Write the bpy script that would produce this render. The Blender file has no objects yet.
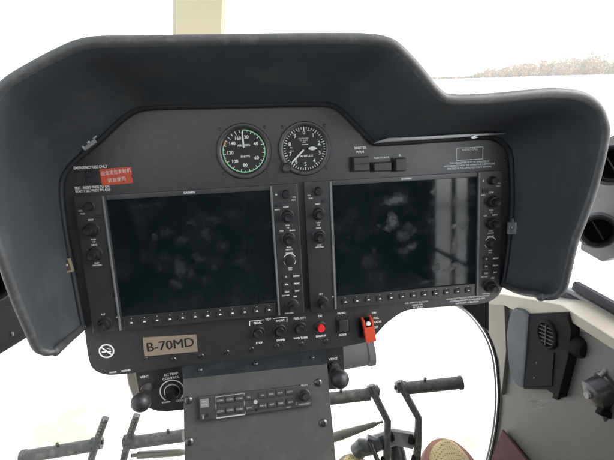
import bpy, bmesh, math, random
from mathutils import Matrix, Vector, Euler, noise
R = math.radians
random.seed(7)
SC = bpy.context.scene
COL = SC.collection

# ------------------------------------------------------------------ frames
# Panel frame in millimetres: x right, y up along the instrument panel, z out
# of it towards the seats.  The panel leans back 8.6 degrees from vertical.
TILT = R(8.63)
MW = Matrix.Rotation(R(90) - TILT, 4, 'X')          # panel frame -> world
CAMR = Matrix(((0.9902544735683065, -0.05055567539595332, 0.1297698010448312),
               (0.07232702199241499, 0.9829630713940608, -0.1689745607044543),
               (-0.11901629916807527, 0.17671367791094608, 0.9770401202466159)))
CAMT = Vector((-8.8238, 57.2923, -605.0101))
CAMP = -(CAMR.transposed() @ CAMT)                  # camera in panel mm
FPX = 440.0                                         # focal length for a 614 wide picture
def ray(x, y):
    return CAMR.transposed() @ Vector(((x - 307) / FPX, (230 - y) / FPX, -1))
def P(x, y, z=0.0):                                 # sight line meets the plane z
    d = ray(x, y); return CAMP + d * ((z - CAMP.z) / d.z)
def K(x, y, D):                                     # point at distance D along the view axis
    return CAMP + ray(x, y) * D
def SX(x, y, X):                                    # sight line meets the fore-aft plane x = X
    d = ray(x, y); return CAMP + d * ((X - CAMP.x) / d.x)
def W(v): return MW @ (Vector(v) * .001)

# ------------------------------------------------------------------ camera
cd = bpy.data.cameras.new('camera'); cam = bpy.data.objects.new('camera', cd); COL.objects.link(cam)
cd.sensor_width = 36; cd.lens = 36 * FPX / 614; cd.clip_start = .02; cd.clip_end = 6000
cam.matrix_world = Matrix.Translation(W(CAMP)) @ MW @ CAMR.transposed().to_4x4()
SC.camera = cam
# ------------------------------------------------------------------ light
SUN_EL, SUN_AZ = R(40), R(104)                      # azimuth from +Y (nose) towards +X (right)
wd = bpy.data.worlds.new('World'); SC.world = wd; wd.use_nodes = True
nt = wd.node_tree; nt.nodes.clear()
sk = nt.nodes.new('ShaderNodeTexSky'); sk.sky_type = 'NISHITA'; sk.sun_disc = False
sk.sun_elevation = SUN_EL; sk.sun_rotation = SUN_AZ
sk.air_density = 1.0; sk.dust_density = 1.0; sk.ozone_density = 1.0
bg = nt.nodes.new('ShaderNodeBackground'); bg.inputs[1].default_value = .15
wo = nt.nodes.new('ShaderNodeOutputWorld')
hs = nt.nodes.new('ShaderNodeHueSaturation'); hs.inputs['Saturation'].default_value = .22     # thin overcast
nt.links.new(sk.outputs[0], hs.inputs['Color']); nt.links.new(hs.outputs[0], bg.inputs[0]); nt.links.new(bg.outputs[0], wo.inputs[0])
sl = bpy.data.lights.new('sun', 'SUN'); sl.energy = .8; sl.angle = R(30); sl.color = (1, .94, .84)
so = bpy.data.objects.new('sun', sl); COL.objects.link(so)
sd = Vector((math.sin(SUN_AZ) * math.cos(SUN_EL), math.cos(SUN_AZ) * math.cos(SUN_EL), math.sin(SUN_EL)))
so.rotation_euler = sd.to_track_quat('Z', 'Y').to_euler(); so.location = (3, 5, 6)
SC.view_settings.view_transform = 'Standard'; SC.view_settings.look = 'None'
SC.view_settings.exposure = 2.15; SC.view_settings.gamma = 1.0
SC.render.resolution_x = 1024; SC.render.resolution_y = 767

# ------------------------------------------------------------------ materials
def mat(name, col, rough=.5, metal=0., spec=.5, var=.12, scale=60., bump=0., bscale=900., dust=0., dcol=(.3, .3, .29), dscale=25., coat=0.):
    m = bpy.data.materials.new(name); m.use_nodes = True
    t = m.node_tree; N = t.nodes; L = t.links; b = N['Principled BSDF']
    b.inputs['Metallic'].default_value = metal; b.inputs['Specular IOR Level'].default_value = spec
    if coat: b.inputs['Coat Weight'].default_value = coat
    tc = N.new('ShaderNodeTexCoord')
    n1 = N.new('ShaderNodeTexNoise'); n1.inputs['Scale'].default_value = scale; n1.inputs['Detail'].default_value = 6
    L.new(tc.outputs['Object'], n1.inputs['Vector'])
    mx = N.new('ShaderNodeMix'); mx.data_type = 'RGBA'
    mx.inputs[6].default_value = (*[c * (1 - var) for c in col], 1); mx.inputs[7].default_value = (*[min(1, c * (1 + var)) for c in col], 1)
    L.new(n1.outputs['Fac'], mx.inputs[0]); out = mx.outputs[2]
    rr = N.new('ShaderNodeMapRange'); rr.inputs[3].default_value = max(.02, rough - .1); rr.inputs[4].default_value = min(1, rough + .1)
    n2 = N.new('ShaderNodeTexNoise'); n2.inputs['Scale'].default_value = scale * .35; n2.inputs['Detail'].default_value = 4
    L.new(tc.outputs['Object'], n2.inputs['Vector']); L.new(n2.outputs['Fac'], rr.inputs[0]); L.new(rr.outputs[0], b.inputs['Roughness'])
    if dust:
        n3 = N.new('ShaderNodeTexNoise'); n3.inputs['Scale'].default_value = dscale; n3.inputs['Detail'].default_value = 9; n3.inputs['Roughness'].default_value = .7
        L.new(tc.outputs['Object'], n3.inputs['Vector'])
        r3 = N.new('ShaderNodeMapRange'); r3.inputs[1].default_value = .5; r3.inputs[2].default_value = .72; r3.inputs[4].default_value = dust
        L.new(n3.outputs['Fac'], r3.inputs[0])
        m2 = N.new('ShaderNodeMix'); m2.data_type = 'RGBA'; m2.inputs[7].default_value = (*dcol, 1)
        L.new(r3.outputs[0], m2.inputs[0]); L.new(out, m2.inputs[6]); out = m2.outputs[2]
    L.new(out, b.inputs['Base Color'])
    if bump:
        nb = N.new('ShaderNodeTexNoise'); nb.inputs['Scale'].default_value = bscale; nb.inputs['Detail'].default_value = 3
        L.new(tc.outputs['Object'], nb.inputs['Vector'])
        bp = N.new('ShaderNodeBump'); bp.inputs['Strength'].default_value = bump; bp.inputs['Distance'].default_value = .0006
        L.new(nb.outputs['Fac'], bp.inputs['Height']); L.new(bp.outputs[0], b.inputs['Normal'])
    return m
M = {}
M['hood'] = mat('hood_charcoal', (.041, .048, .055), .62, var=.1, scale=9, bump=.35, bscale=1400, dust=.3, dcol=(.13, .13, .13), dscale=13)
M['trim'] = mat('worn_edge', (.05, .052, .052), .5, var=.2, scale=80, bump=.3, dust=.35, dcol=(.2, .195, .18), dscale=70)
M['rubber'] = mat('black_rubber', (.012, .013, .016), .6, bump=.2)
M['panel'] = mat('panel_paint', (.025, .0255, .025), .33, spec=1.0, var=.1, scale=30, bump=.25, bscale=2200, dust=.16, dcol=(.14, .14, .13), dscale=110)
M['bezel'] = mat('bezel_plastic', (.026, .0265, .026), .33, spec=1.0, var=.1, scale=50, bump=.2, bscale=2500, dust=.08, dcol=(.22, .22, .22), dscale=60)
M['key'] = mat('key_plastic', (.028, .029, .032), .5, bump=.1)
M['knob'] = mat('knob_rubber', (.016, .016, .018), .42, var=.2, bump=.2, bscale=1500, dust=.12, dcol=(.2, .2, .2), dscale=120)
M['white'] = mat('white_ink', (.82, .82, .8), .6, var=.1, scale=400)
M['silver'] = mat('bare_aluminium', (.5, .5, .49), .36, metal=.5, var=.3, scale=120, dust=.3, dcol=(.1, .1, .1), dscale=150)
M['brass'] = mat('dull_brass', (.5, .44, .3), .38, metal=.5, var=.3, scale=200)
M['steel'] = mat('screw_steel', (.1, .1, .105), .35, metal=.8, var=.3, scale=300)
M['dial'] = mat('dial_face', (.02, .021, .022), .6, var=.2, scale=500)
M['green'] = mat('green_ink', (.3, .74, .38), .6)
M['amber'] = mat('amber_ink', (.7, .32, .08), .6)
M['red'] = mat('red_placard', (.66, .095, .045), .45, var=.2, scale=90)
M['redb'] = mat('red_button', (.7, .03, .035), .35)
M['guard'] = mat('red_guard', (.68, .085, .035), .4, var=.12, scale=150)
M['plate'] = mat('engraved_plate', (.46, .37, .29), .38, metal=.5, var=.16, scale=140, dust=.2, dcol=(.3, .22, .17), dscale=220)
M['ink'] = mat('black_ink', (.01, .01, .011), .6)
M['ped'] = mat('pedestal_paint', (.05, .052, .048), .5, var=.07, scale=40, bump=.35, bscale=1800, dust=.08, dcol=(.3, .3, .28), dscale=30)
M['peddark'] = mat('pedestal_dark', (.02, .026, .03), .3, var=.15, scale=40, dust=.1, dcol=(.2, .22, .22), dscale=60)
M['grip'] = mat('worn_pedal_grip', (.055, .055, .05), .6, var=.4, scale=120, bump=1., bscale=700, dust=.5, dcol=(.2, .185, .16), dscale=48)
M['arm'] = mat('pedal_arm_paint', (.05, .052, .05), .4, metal=.2, var=.25, scale=90, dust=.4, dcol=(.3, .29, .27), dscale=70)
M['rod'] = mat('control_rod', (.16, .16, .13), .35, metal=.5, var=.3, scale=80, dust=.2)
M['cream'] = mat('cream_paint', (.29, .27, .22), .45, var=.07, scale=12, dust=.2, dcol=(.35, .32, .26), dscale=18)
M['side'] = mat('side_wall_grey', (.07, .07, .063), .45, var=.14, scale=10, bump=.3, bscale=1500, dust=.1, dcol=(.3, .29, .27), dscale=8)
M['tan'] = mat('tan_trim', (.17, .16, .13), .5, var=.1, scale=20, dust=.2, dcol=(.15, .13, .1))
M['strip'] = mat('dull_strip', (.23, .23, .22), .4, metal=.3, var=.3, scale=120)
M['lever'] = mat('lever_paint', (.03, .03, .029), .3, var=.2, dust=.2)
M['bracket'] = mat('bracket_grey', (.1, .1, .098), .5, var=.15, scale=30, dust=.2)
M['keyface'] = mat('key_face', (.06, .06, .058), .45, var=.15, scale=60, dust=.2)
M['lip'] = mat('polished_lip', (.2, .2, .2), .28, metal=.6, var=.2, scale=40)
M['greyink'] = mat('grey_ink', (.34, .34, .33), .6)
M['black'] = mat('satin_black', (.008, .0085, .009), .75, spec=.12, var=.2, scale=60, bump=.1)
M['maroon'] = mat('maroon_fabric', (.06, .018, .02), .85, var=.3, scale=200, bump=.6)
M['duct'] = mat('duct_grey', (.17, .17, .165), .5, var=.12, scale=30, dust=.25, dcol=(.1, .1, .1))
M['liner'] = mat('unseen_cabin_liner', (.3, .29, .27), .8)
M['seat'] = mat('seat_leather', (.025, .026, .03), .6, bump=.3)
M['sole'] = mat('shoe_sole', (.33, .16, .11), .65, var=.25, scale=60)
M['rimgrey'] = mat('shoe_sole_grey', (.3, .27, .22), .65, var=.25, scale=60)
M['post'] = mat('post_cream', (.33, .3, .2), .6, var=.08, scale=8)

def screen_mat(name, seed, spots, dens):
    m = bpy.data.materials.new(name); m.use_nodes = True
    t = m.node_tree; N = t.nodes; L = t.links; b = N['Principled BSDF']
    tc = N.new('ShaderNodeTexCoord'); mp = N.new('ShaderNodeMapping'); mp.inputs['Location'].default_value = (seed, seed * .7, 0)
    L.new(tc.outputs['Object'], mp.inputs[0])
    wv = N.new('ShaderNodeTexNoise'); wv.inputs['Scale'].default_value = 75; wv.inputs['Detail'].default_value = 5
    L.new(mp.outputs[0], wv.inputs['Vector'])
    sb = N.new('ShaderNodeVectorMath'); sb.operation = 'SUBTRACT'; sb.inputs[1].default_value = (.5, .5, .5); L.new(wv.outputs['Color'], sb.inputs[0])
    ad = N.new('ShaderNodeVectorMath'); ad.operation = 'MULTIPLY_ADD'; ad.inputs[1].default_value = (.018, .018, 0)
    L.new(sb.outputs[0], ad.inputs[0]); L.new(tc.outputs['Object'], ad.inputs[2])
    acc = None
    for (x, y, rx, ry, k) in spots:                         # finger smears and painted reflections, in mm on the glass
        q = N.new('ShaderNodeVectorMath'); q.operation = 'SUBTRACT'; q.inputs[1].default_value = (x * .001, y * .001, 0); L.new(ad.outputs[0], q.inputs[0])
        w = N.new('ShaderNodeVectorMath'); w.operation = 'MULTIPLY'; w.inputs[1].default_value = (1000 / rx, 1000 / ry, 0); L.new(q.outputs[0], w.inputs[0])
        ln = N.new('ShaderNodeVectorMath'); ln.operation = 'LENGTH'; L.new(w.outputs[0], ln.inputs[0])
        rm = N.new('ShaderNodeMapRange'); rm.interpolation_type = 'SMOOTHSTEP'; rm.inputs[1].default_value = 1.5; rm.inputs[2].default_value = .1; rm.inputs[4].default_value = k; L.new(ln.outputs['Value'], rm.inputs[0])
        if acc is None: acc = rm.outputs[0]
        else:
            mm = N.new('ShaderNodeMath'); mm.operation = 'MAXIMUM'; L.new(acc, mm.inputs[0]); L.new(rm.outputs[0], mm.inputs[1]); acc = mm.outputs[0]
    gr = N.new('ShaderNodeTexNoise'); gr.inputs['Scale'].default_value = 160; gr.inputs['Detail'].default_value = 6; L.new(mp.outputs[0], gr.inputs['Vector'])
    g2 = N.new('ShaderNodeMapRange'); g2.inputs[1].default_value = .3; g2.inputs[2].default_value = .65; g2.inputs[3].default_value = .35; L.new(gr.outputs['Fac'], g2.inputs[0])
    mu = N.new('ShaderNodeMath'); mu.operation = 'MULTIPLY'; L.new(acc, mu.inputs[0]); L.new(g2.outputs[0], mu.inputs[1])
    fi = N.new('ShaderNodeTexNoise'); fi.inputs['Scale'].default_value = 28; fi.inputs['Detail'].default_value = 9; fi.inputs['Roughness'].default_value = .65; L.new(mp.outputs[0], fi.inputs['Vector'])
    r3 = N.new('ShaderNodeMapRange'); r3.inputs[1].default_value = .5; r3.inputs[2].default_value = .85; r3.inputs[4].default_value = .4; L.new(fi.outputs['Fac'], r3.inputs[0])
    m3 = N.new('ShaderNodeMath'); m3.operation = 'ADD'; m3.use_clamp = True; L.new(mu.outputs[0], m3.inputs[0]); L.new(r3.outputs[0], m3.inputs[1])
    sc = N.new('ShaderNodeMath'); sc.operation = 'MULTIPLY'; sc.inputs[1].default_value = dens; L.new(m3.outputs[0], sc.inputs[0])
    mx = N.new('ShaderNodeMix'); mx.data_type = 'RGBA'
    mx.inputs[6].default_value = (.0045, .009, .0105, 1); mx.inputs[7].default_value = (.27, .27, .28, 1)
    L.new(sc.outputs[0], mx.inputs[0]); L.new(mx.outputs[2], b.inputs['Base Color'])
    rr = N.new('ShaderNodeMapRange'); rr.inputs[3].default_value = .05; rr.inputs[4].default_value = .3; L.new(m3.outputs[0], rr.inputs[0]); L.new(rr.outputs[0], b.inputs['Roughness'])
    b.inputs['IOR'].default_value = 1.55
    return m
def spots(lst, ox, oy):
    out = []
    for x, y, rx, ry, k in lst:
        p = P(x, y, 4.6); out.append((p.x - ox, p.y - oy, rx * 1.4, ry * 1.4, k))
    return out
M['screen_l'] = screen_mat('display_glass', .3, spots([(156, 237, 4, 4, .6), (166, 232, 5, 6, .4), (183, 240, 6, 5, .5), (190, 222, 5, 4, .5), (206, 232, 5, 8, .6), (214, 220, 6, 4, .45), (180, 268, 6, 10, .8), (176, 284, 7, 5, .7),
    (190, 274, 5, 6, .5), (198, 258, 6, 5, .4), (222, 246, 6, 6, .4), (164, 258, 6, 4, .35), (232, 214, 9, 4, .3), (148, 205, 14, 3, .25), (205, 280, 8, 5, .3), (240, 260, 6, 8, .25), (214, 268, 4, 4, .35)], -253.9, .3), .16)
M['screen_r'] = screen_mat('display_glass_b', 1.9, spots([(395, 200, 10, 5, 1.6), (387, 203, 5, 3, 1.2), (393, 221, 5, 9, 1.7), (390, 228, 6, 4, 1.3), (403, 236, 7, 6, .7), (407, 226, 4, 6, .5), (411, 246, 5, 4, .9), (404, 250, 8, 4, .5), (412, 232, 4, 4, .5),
    (434, 191, 2.5, 4, 1.0), (455, 227, 4, 2.5, 1.6), (462, 226, 5, 3, .7), (448, 270, 5, 2.5, 1.8), (456, 266, 4, 3, 1.2), (436, 268, 3.5, 3.5, .8), (379, 226, 2, 2, .4), (425, 281, 8, 3, .4), (352, 215, 8, 10, .2), (370, 262, 10, 8, .2), (455, 245, 3, 10, .5)], 42.9, 1.3), .2)  # pale spots paint reflected hands and body into the glass colour

def shoe_mat(name, a, bcol):
    m = bpy.data.materials.new(name); m.use_nodes = True
    t = m.node_tree; N = t.nodes; L = t.links; b = N['Principled BSDF']; b.inputs['Roughness'].default_value = .8
    tc = N.new('ShaderNodeTexCoord'); vo = N.new('ShaderNodeTexVoronoi'); vo.inputs['Scale'].default_value = 210; vo.inputs['Randomness'].default_value = .12
    L.new(tc.outputs['Object'], vo.inputs['Vector'])
    r1 = N.new('ShaderNodeMapRange'); r1.inputs[1].default_value = .2; r1.inputs[2].default_value = .38; L.new(vo.outputs['Distance'], r1.inputs[0])
    mx = N.new('ShaderNodeMix'); mx.data_type = 'RGBA'; mx.inputs[6].default_value = (*bcol, 1); mx.inputs[7].default_value = (*a, 1)
    L.new(r1.outputs[0], mx.inputs[0]); L.new(mx.outputs[2], b.inputs['Base Color'])
    bp = N.new('ShaderNodeBump'); bp.inputs['Strength'].default_value = .6; bp.inputs['Distance'].default_value = .001
    L.new(r1.outputs[0], bp.inputs['Height']); L.new(bp.outputs[0], b.inputs['Normal'])
    return m
M['shoe'] = shoe_mat('knit_mesh', (.5, .4, .2), (.16, .11, .045))

# ------------------------------------------------------------------ mesh builder (mm in, metres out)
class MB:
    def __init__(s): s.bm = bmesh.new()
    def add(s, b, mtx=None):
        if mtx is not None: b.transform(mtx)
        me = bpy.data.meshes.new('t'); b.to_mesh(me); b.free(); s.bm.from_mesh(me); bpy.data.meshes.remove(me); return s
    def box(s, x0, x1, y0, y1, z0, z1, bev=.6, mtx=None, seg=2):
        b = bmesh.new(); bmesh.ops.create_cube(b, size=1)
        for v in b.verts: v.co = Vector((x0 + (v.co.x + .5) * (x1 - x0), y0 + (v.co.y + .5) * (y1 - y0), z0 + (v.co.z + .5) * (z1 - z0)))
        if bev: bmesh.ops.bevel(b, geom=b.edges[:], offset=min(bev, .45 * min(abs(x1 - x0), abs(y1 - y0), abs(z1 - z0))), segments=seg, affect='EDGES', profile=.5)
        return s.add(b, mtx)
    def lathe(s, prof, n=32, mtx=None, knurl=0, caps=True):      # prof: (r, z)
        b = bmesh.new(); rings = []
        for r, z in prof:
            if r < 1e-4: rings.append([b.verts.new((0, 0, z))]); continue
            ring = []
            for i in range(n):
                a = 2 * math.pi * i / n; q = r * (1 - (knurl if (knurl and i % 2) else 0))
                ring.append(b.verts.new((q * math.cos(a), q * math.sin(a), z)))
            rings.append(ring)
        for A, B in zip(rings, rings[1:]):
            for i in range(n):
                j = (i + 1) % n
                if len(A) == 1 and len(B) == 1: continue
                if len(A) == 1: b.faces.new((A[0], B[i], B[j]))
                elif len(B) == 1: b.faces.new((A[i], A[j], B[0]))
                else: b.faces.new((A[i], A[j], B[j], B[i]))
        if caps:
            for rg in (rings[0], rings[-1]):
                if len(rg) > 1: b.faces.new(rg)
        bmesh.ops.recalc_face_normals(b, faces=b.faces[:])
        return s.add(b, mtx)
    def prism(s, pts, z0, z1, bev=0., mtx=None):                  # polygon in xy
        b = bmesh.new(); vs = [b.verts.new((p[0], p[1], z0)) for p in pts]
        f = b.faces.new(vs); bmesh.ops.recalc_face_normals(b, faces=[f])
        r = bmesh.ops.extrude_face_region(b, geom=[f]); top = [v for v in r['geom'] if isinstance(v, bmesh.types.BMVert)]
        for v in top: v.co.z = z1
        bmesh.ops.recalc_face_normals(b, faces=b.faces[:])
        if bev:
            ed = [e for e in b.edges if all(abs(v.co.z - z1) < 1e-6 for v in e.verts)]
            bmesh.ops.bevel(b, geom=ed, offset=bev, segments=2, affect='EDGES', profile=.5, clamp_overlap=True)
        return s.add(b, mtx)
    def tube(s, pts, rad, n=14, caps=True, flat=1.0):
        pts = [Vector(p) for p in pts]; rad = rad if isinstance(rad, (list, tuple)) else [rad] * len(pts)
        b = bmesh.new(); rings = []; up = None
        for i, p in enumerate(pts):
            d = (pts[min(i + 1, len(pts) - 1)] - pts[max(i - 1, 0)]).normalized()
            if up is None: up = d.orthogonal().normalized()
            u = (up - d * up.dot(d)).normalized(); v = d.cross(u); up = u
            rings.append([b.verts.new(p + (u * math.cos(2 * math.pi * k / n) + v * flat * math.sin(2 * math.pi * k / n)) * rad[i]) for k in range(n)])
        for A, B in zip(rings, rings[1:]):
            for k in range(n): b.faces.new((A[k], A[(k + 1) % n], B[(k + 1) % n], B[k]))
        if caps: b.faces.new(rings[0]); b.faces.new(rings[-1])
        bmesh.ops.recalc_face_normals(b, faces=b.faces[:])
        return s.add(b)
    def bar(s, pts, w, h, side):                                   # rectangular section along a path; side = width direction
        pts = [Vector(p) for p in pts]; side = Vector(side).normalized(); b = bmesh.new(); rings = []
        for i, p in enumerate(pts):
            d = (pts[min(i + 1, len(pts) - 1)] - pts[max(i - 1, 0)]).normalized()
            u = (side - d * side.dot(d)).normalized(); v = d.cross(u)
            c = .22 * min(w, h)
            q = [(-w/2 + c, -h/2), (w/2 - c, -h/2), (w/2, -h/2 + c), (w/2, h/2 - c), (w/2 - c, h/2), (-w/2 + c, h/2), (-w/2, h/2 - c), (-w/2, -h/2 + c)]
            rings.append([b.verts.new(p + u * a + v * e) for a, e in q])
        for A, B in zip(rings, rings[1:]):
            for k in range(8): b.faces.new((A[k], A[(k + 1) % 8], B[(k + 1) % 8], B[k]))
        b.faces.new(rings[0]); b.faces.new(rings[-1]); bmesh.ops.recalc_face_normals(b, faces=b.faces[:])
        return s.add(b)
    def ring(s, r0, r1, a0, a1, z, n=48, c=(0, 0)):                # flat arc, angles clockwise from 12 o'clock in degrees
        b = bmesh.new(); prev = None
        for i in range(n + 1):
            a = R(a0 + (a1 - a0) * i / n); p = (math.sin(a), math.cos(a))
            cur = (b.verts.new((c[0] + p[0] * r0, c[1] + p[1] * r0, z)), b.verts.new((c[0] + p[0] * r1, c[1] + p[1] * r1, z)))
            if prev: b.faces.new((prev[0], cur[0], cur[1], prev[1]))
            prev = cur
        return s.add(b)
    def tick(s, r0, r1, a, w, z):
        b = bmesh.new(); a = R(a); d = Vector((math.sin(a), math.cos(a), 0)); q = Vector((d.y, -d.x, 0))
        vs = [d * r0 - q * w / 2, d * r0 + q * w / 2, d * r1 + q * w / 2, d * r1 - q * w / 2]
        b.faces.new([b.verts.new((v.x, v.y, z)) for v in vs]); return s.add(b)
    def poly(s, pts, z):
        b = bmesh.new(); b.faces.new([b.verts.new((p[0], p[1], z)) for p in pts]); return s.add(b)
    def seg(s, p, q, w, z):
        p = Vector(p[:2]); q = Vector(q[:2]); d = (q - p).normalized(); n = Vector((-d.y, d.x)) * w / 2
        return s.poly([p - n, q - n, q + n, p + n], z)
    def text(s, txt, x, y, size, z, rot=0., bold=.012, align='CENTER', sx=1.):
        me = text_mesh(txt, bold, align); b = bmesh.new(); b.from_mesh(me)
        return s.add(b, Matrix.Translation((x, y, z)) @ Matrix.Rotation(R(rot), 4, 'Z') @ Matrix.Diagonal((size * sx, size, size, 1)))
    def mesh(s, m, name, angle=38):
        s.bm.transform(Matrix.Scale(.001, 4)); me = bpy.data.meshes.new(name)
        bmesh.ops.recalc_face_normals
        s.bm.to_mesh(me); s.bm.free(); me.materials.append(M[m])
        for p in me.polygons: p.use_smooth = True
        me.set_sharp_from_angle(angle=R(angle)); return me
_tc = {}
def text_mesh(txt, bold, align):
    k = (txt, bold, align)
    if k not in _tc:
        cu = bpy.data.curves.new('t', 'FONT'); cu.body = txt; cu.size = 1; cu.resolution_u = 3; cu.offset = bold
        cu.align_x = align; cu.align_y = 'CENTER'
        ob = bpy.data.objects.new('t', cu); COL.objects.link(ob); bpy.context.view_layer.update()
        me = bpy.data.meshes.new_from_object(ob.evaluated_get(bpy.context.evaluated_depsgraph_get()))
        bpy.data.objects.remove(ob); bpy.data.curves.remove(cu); _tc[k] = me
    return _tc[k]

def thing(name, label, cat, origin=(0, 0, 0), rot=None, group=None):
    o = bpy.data.objects.new(name, None); COL.objects.link(o); o.empty_display_size = .02
    m = MW @ Matrix.Translation(Vector(origin) * .001)
    if rot is not None: m = m @ rot
    o.matrix_world = m; o['label'] = label; o['category'] = cat
    if group: o['group'] = group
    return o
def wn(o):
    w = o.modifiers.new('weighted_normal', 'WEIGHTED_NORMAL'); w.keep_sharp = True; w.weight = 80
def part(name, mesh, m=None, parent=None, loc=(0, 0, 0), rot=None, label=None, kind=None):
    me = mesh if isinstance(mesh, bpy.types.Mesh) else mesh.mesh(m, name)
    o = bpy.data.objects.new(name, me); COL.objects.link(o); o.parent = parent; wn(o)
    o.location = Vector(loc) * .001
    if rot is not None: o.rotation_euler = rot
    if label: o['label'] = label
    if kind: o['kind'] = kind
    return o
def solid(name, label, cat, mb, m, origin=(0, 0, 0), rot=None, group=None, kind=None):   # a thing that is one mesh
    me = mb.mesh(m, name); o = bpy.data.objects.new(name, me); COL.objects.link(o); wn(o)
    mm = MW @ Matrix.Translation(Vector(origin) * .001); o.matrix_world = mm @ rot if rot is not None else mm
    if label: o['label'] = label; o['category'] = cat
    if group: o['group'] = group
    if kind: o['kind'] = kind
    return o
def smooth(pts, n):                                            # Catmull-Rom through control points, n per span
    pts = [Vector(p) for p in pts]; out = []
    for i in range(len(pts) - 1):
        a, b, c, d = pts[max(i - 1, 0)], pts[i], pts[i + 1], pts[min(i + 2, len(pts) - 1)]
        for k in range(n):
            t = k / n; out.append(.5 * (2 * b + (c - a) * t + (2 * a - 5 * b + 4 * c - d) * t * t + (3 * b - a - 3 * c + d) * t ** 3))
    out.append(pts[-1]); return out

# ================================================================== SETTING: snow field and far wood
GZ = -1.42
def snow_mat():
    m = bpy.data.materials.new('snow'); m.use_nodes = True; t = m.node_tree; N = t.nodes; L = t.links; b = N['Principled BSDF']
    b.inputs['Roughness'].default_value = .85; b.inputs['Specular IOR Level'].default_value = .2
    tc = N.new('ShaderNodeTexCoord'); n1 = N.new('ShaderNodeTexNoise'); n1.inputs['Scale'].default_value = 1.6; n1.inputs['Detail'].default_value = 8
    L.new(tc.outputs['Object'], n1.inputs['Vector'])
    r = N.new('ShaderNodeMapRange'); r.inputs[1].default_value = .47; r.inputs[2].default_value = .66; r.inputs[4].default_value = .84; L.new(n1.outputs['Fac'], r.inputs[0])
    mx = N.new('ShaderNodeMix'); mx.data_type = 'RGBA'; mx.inputs[6].default_value = (.76, .755, .74, 1); mx.inputs[7].default_value = (.33, .295, .2, 1)
    L.new(r.outputs[0], mx.inputs[0]); L.new(mx.outputs[2], b.inputs['Base Color'])
    n2 = N.new('ShaderNodeTexNoise'); n2.inputs['Scale'].default_value = 9; n2.inputs['Detail'].default_value = 6; L.new(tc.outputs['Object'], n2.inputs['Vector'])
    bp = N.new('ShaderNodeBump'); bp.inputs['Strength'].default_value = .4; bp.inputs['Distance'].default_value = .03
    L.new(n2.outputs['Fac'], bp.inputs['Height']); L.new(bp.outputs[0], b.inputs['Normal'])
    return m
M['snow'] = snow_mat()
b = bmesh.new(); bmesh.ops.create_grid(b, x_segments=60, y_segments=60, size=1)
for v in b.verts:
    for ax in (0, 1): v.co[ax] = math.copysign(abs(v.co[ax]) ** 3 * 4000, v.co[ax])
    r = math.hypot(v.co.x, v.co.y); v.co.z = GZ + .04 * noise.noise(v.co * .6) + min(1, r / 400) * .5 * noise.noise(v.co * .01)
me = bpy.data.meshes.new('ground'); b.to_mesh(me); b.free(); me.materials.append(M['snow'])
for p in me.polygons: p.use_smooth = True
g = bpy.data.objects.new('ground', me); COL.objects.link(g); g['kind'] = 'structure'

def far_wood():
    vs, fs, mi = [], [], []
    rnd = random.Random(3)
    for i in range(900):
        px = 425 + 245 * rnd.random() ** .8; d = 250 + 110 * rnd.random()
        w = MW.to_3x3() @ ray(px, 70); a = math.atan2(w.x, w.y); base = Vector((math.sin(a) * d, math.cos(a) * d, GZ))
        k = min(1, max(.12, (px - 455) / 80)); h = (4.5 + 7 * rnd.random() ** 1.6) * k * (.85 + .3 * noise.noise(Vector((px * .05, 0, 0)))); c = rnd.choice((0, 0, 1, 1, 2))
        for j in range(60):
            t = rnd.random(); rr = h * .34 * math.sin(math.pi * (.12 + .8 * t)) * (.3 + .7 * rnd.random()); q = rnd.random() * 6.28
            p = base + Vector((math.cos(q) * rr, math.sin(q) * rr, h * (.05 + .95 * t))); s = .25 + .4 * rnd.random()
            n = Vector((rnd.gauss(0, 1), rnd.gauss(0, 1), rnd.gauss(.6, 1))).normalized(); u = n.orthogonal().normalized() * s; v = n.cross(u)
            o = len(vs); vs += [p - u, p + v * .7, p + u, p - v * .7]; fs.append((o, o + 1, o + 2, o + 3)); mi.append(c)
        o = len(vs); s = .09 * k + .05
        vs += [base + Vector(q) for q in ((-s, 0, -.3), (s, 0, -.3), (0, s, -.3), (0, 0, h * .9))]; fs += [(o, o + 1, o + 3), (o + 1, o + 2, o + 3), (o + 2, o, o + 3)]; mi += [2] * 3
    me = bpy.data.meshes.new('far_wood'); me.from_pydata(vs, [], fs)
    for nm, c in (('larch_gold', (.32, .23, .12)), ('scrub_tan', (.33, .265, .16)), ('bare_twig', (.2, .17, .12))): me.materials.append(mat(nm, c, .9, var=.3, scale=.3))
    me.polygons.foreach_set('material_index', mi)
    o = bpy.data.objects.new('far_wood', me); COL.objects.link(o); o['kind'] = 'stuff'; o['label'] = 'pale autumn wood on the snowy horizon at right'; o['category'] = 'wood'
far_wood()
def haze():
    bm_ = bmesh.new(); bmesh.ops.create_cube(bm_, size=1)
    for v in bm_.verts: v.co = Vector((v.co.x * 8200, v.co.y * 8200, GZ - 1.6 + (v.co.z + .5) * 18))
    me = bpy.data.meshes.new('haze'); bm_.to_mesh(me); bm_.free()
    m = bpy.data.materials.new('pale_air'); m.use_nodes = True; t = m.node_tree; t.nodes.clear()
    o_ = t.nodes.new('ShaderNodeOutputMaterial'); pv = t.nodes.new('ShaderNodeVolumePrincipled')
    pv.inputs['Color'].default_value = (.93, .93, .92, 1); pv.inputs['Density'].default_value = .0015
    t.links.new(pv.outputs[0], o_.inputs['Volume']); me.materials.append(m)
    o = bpy.data.objects.new('haze', me); COL.objects.link(o); o['kind'] = 'stuff'; o['label'] = 'thin pale haze over the snow field'; o['category'] = 'haze'
haze()

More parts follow.
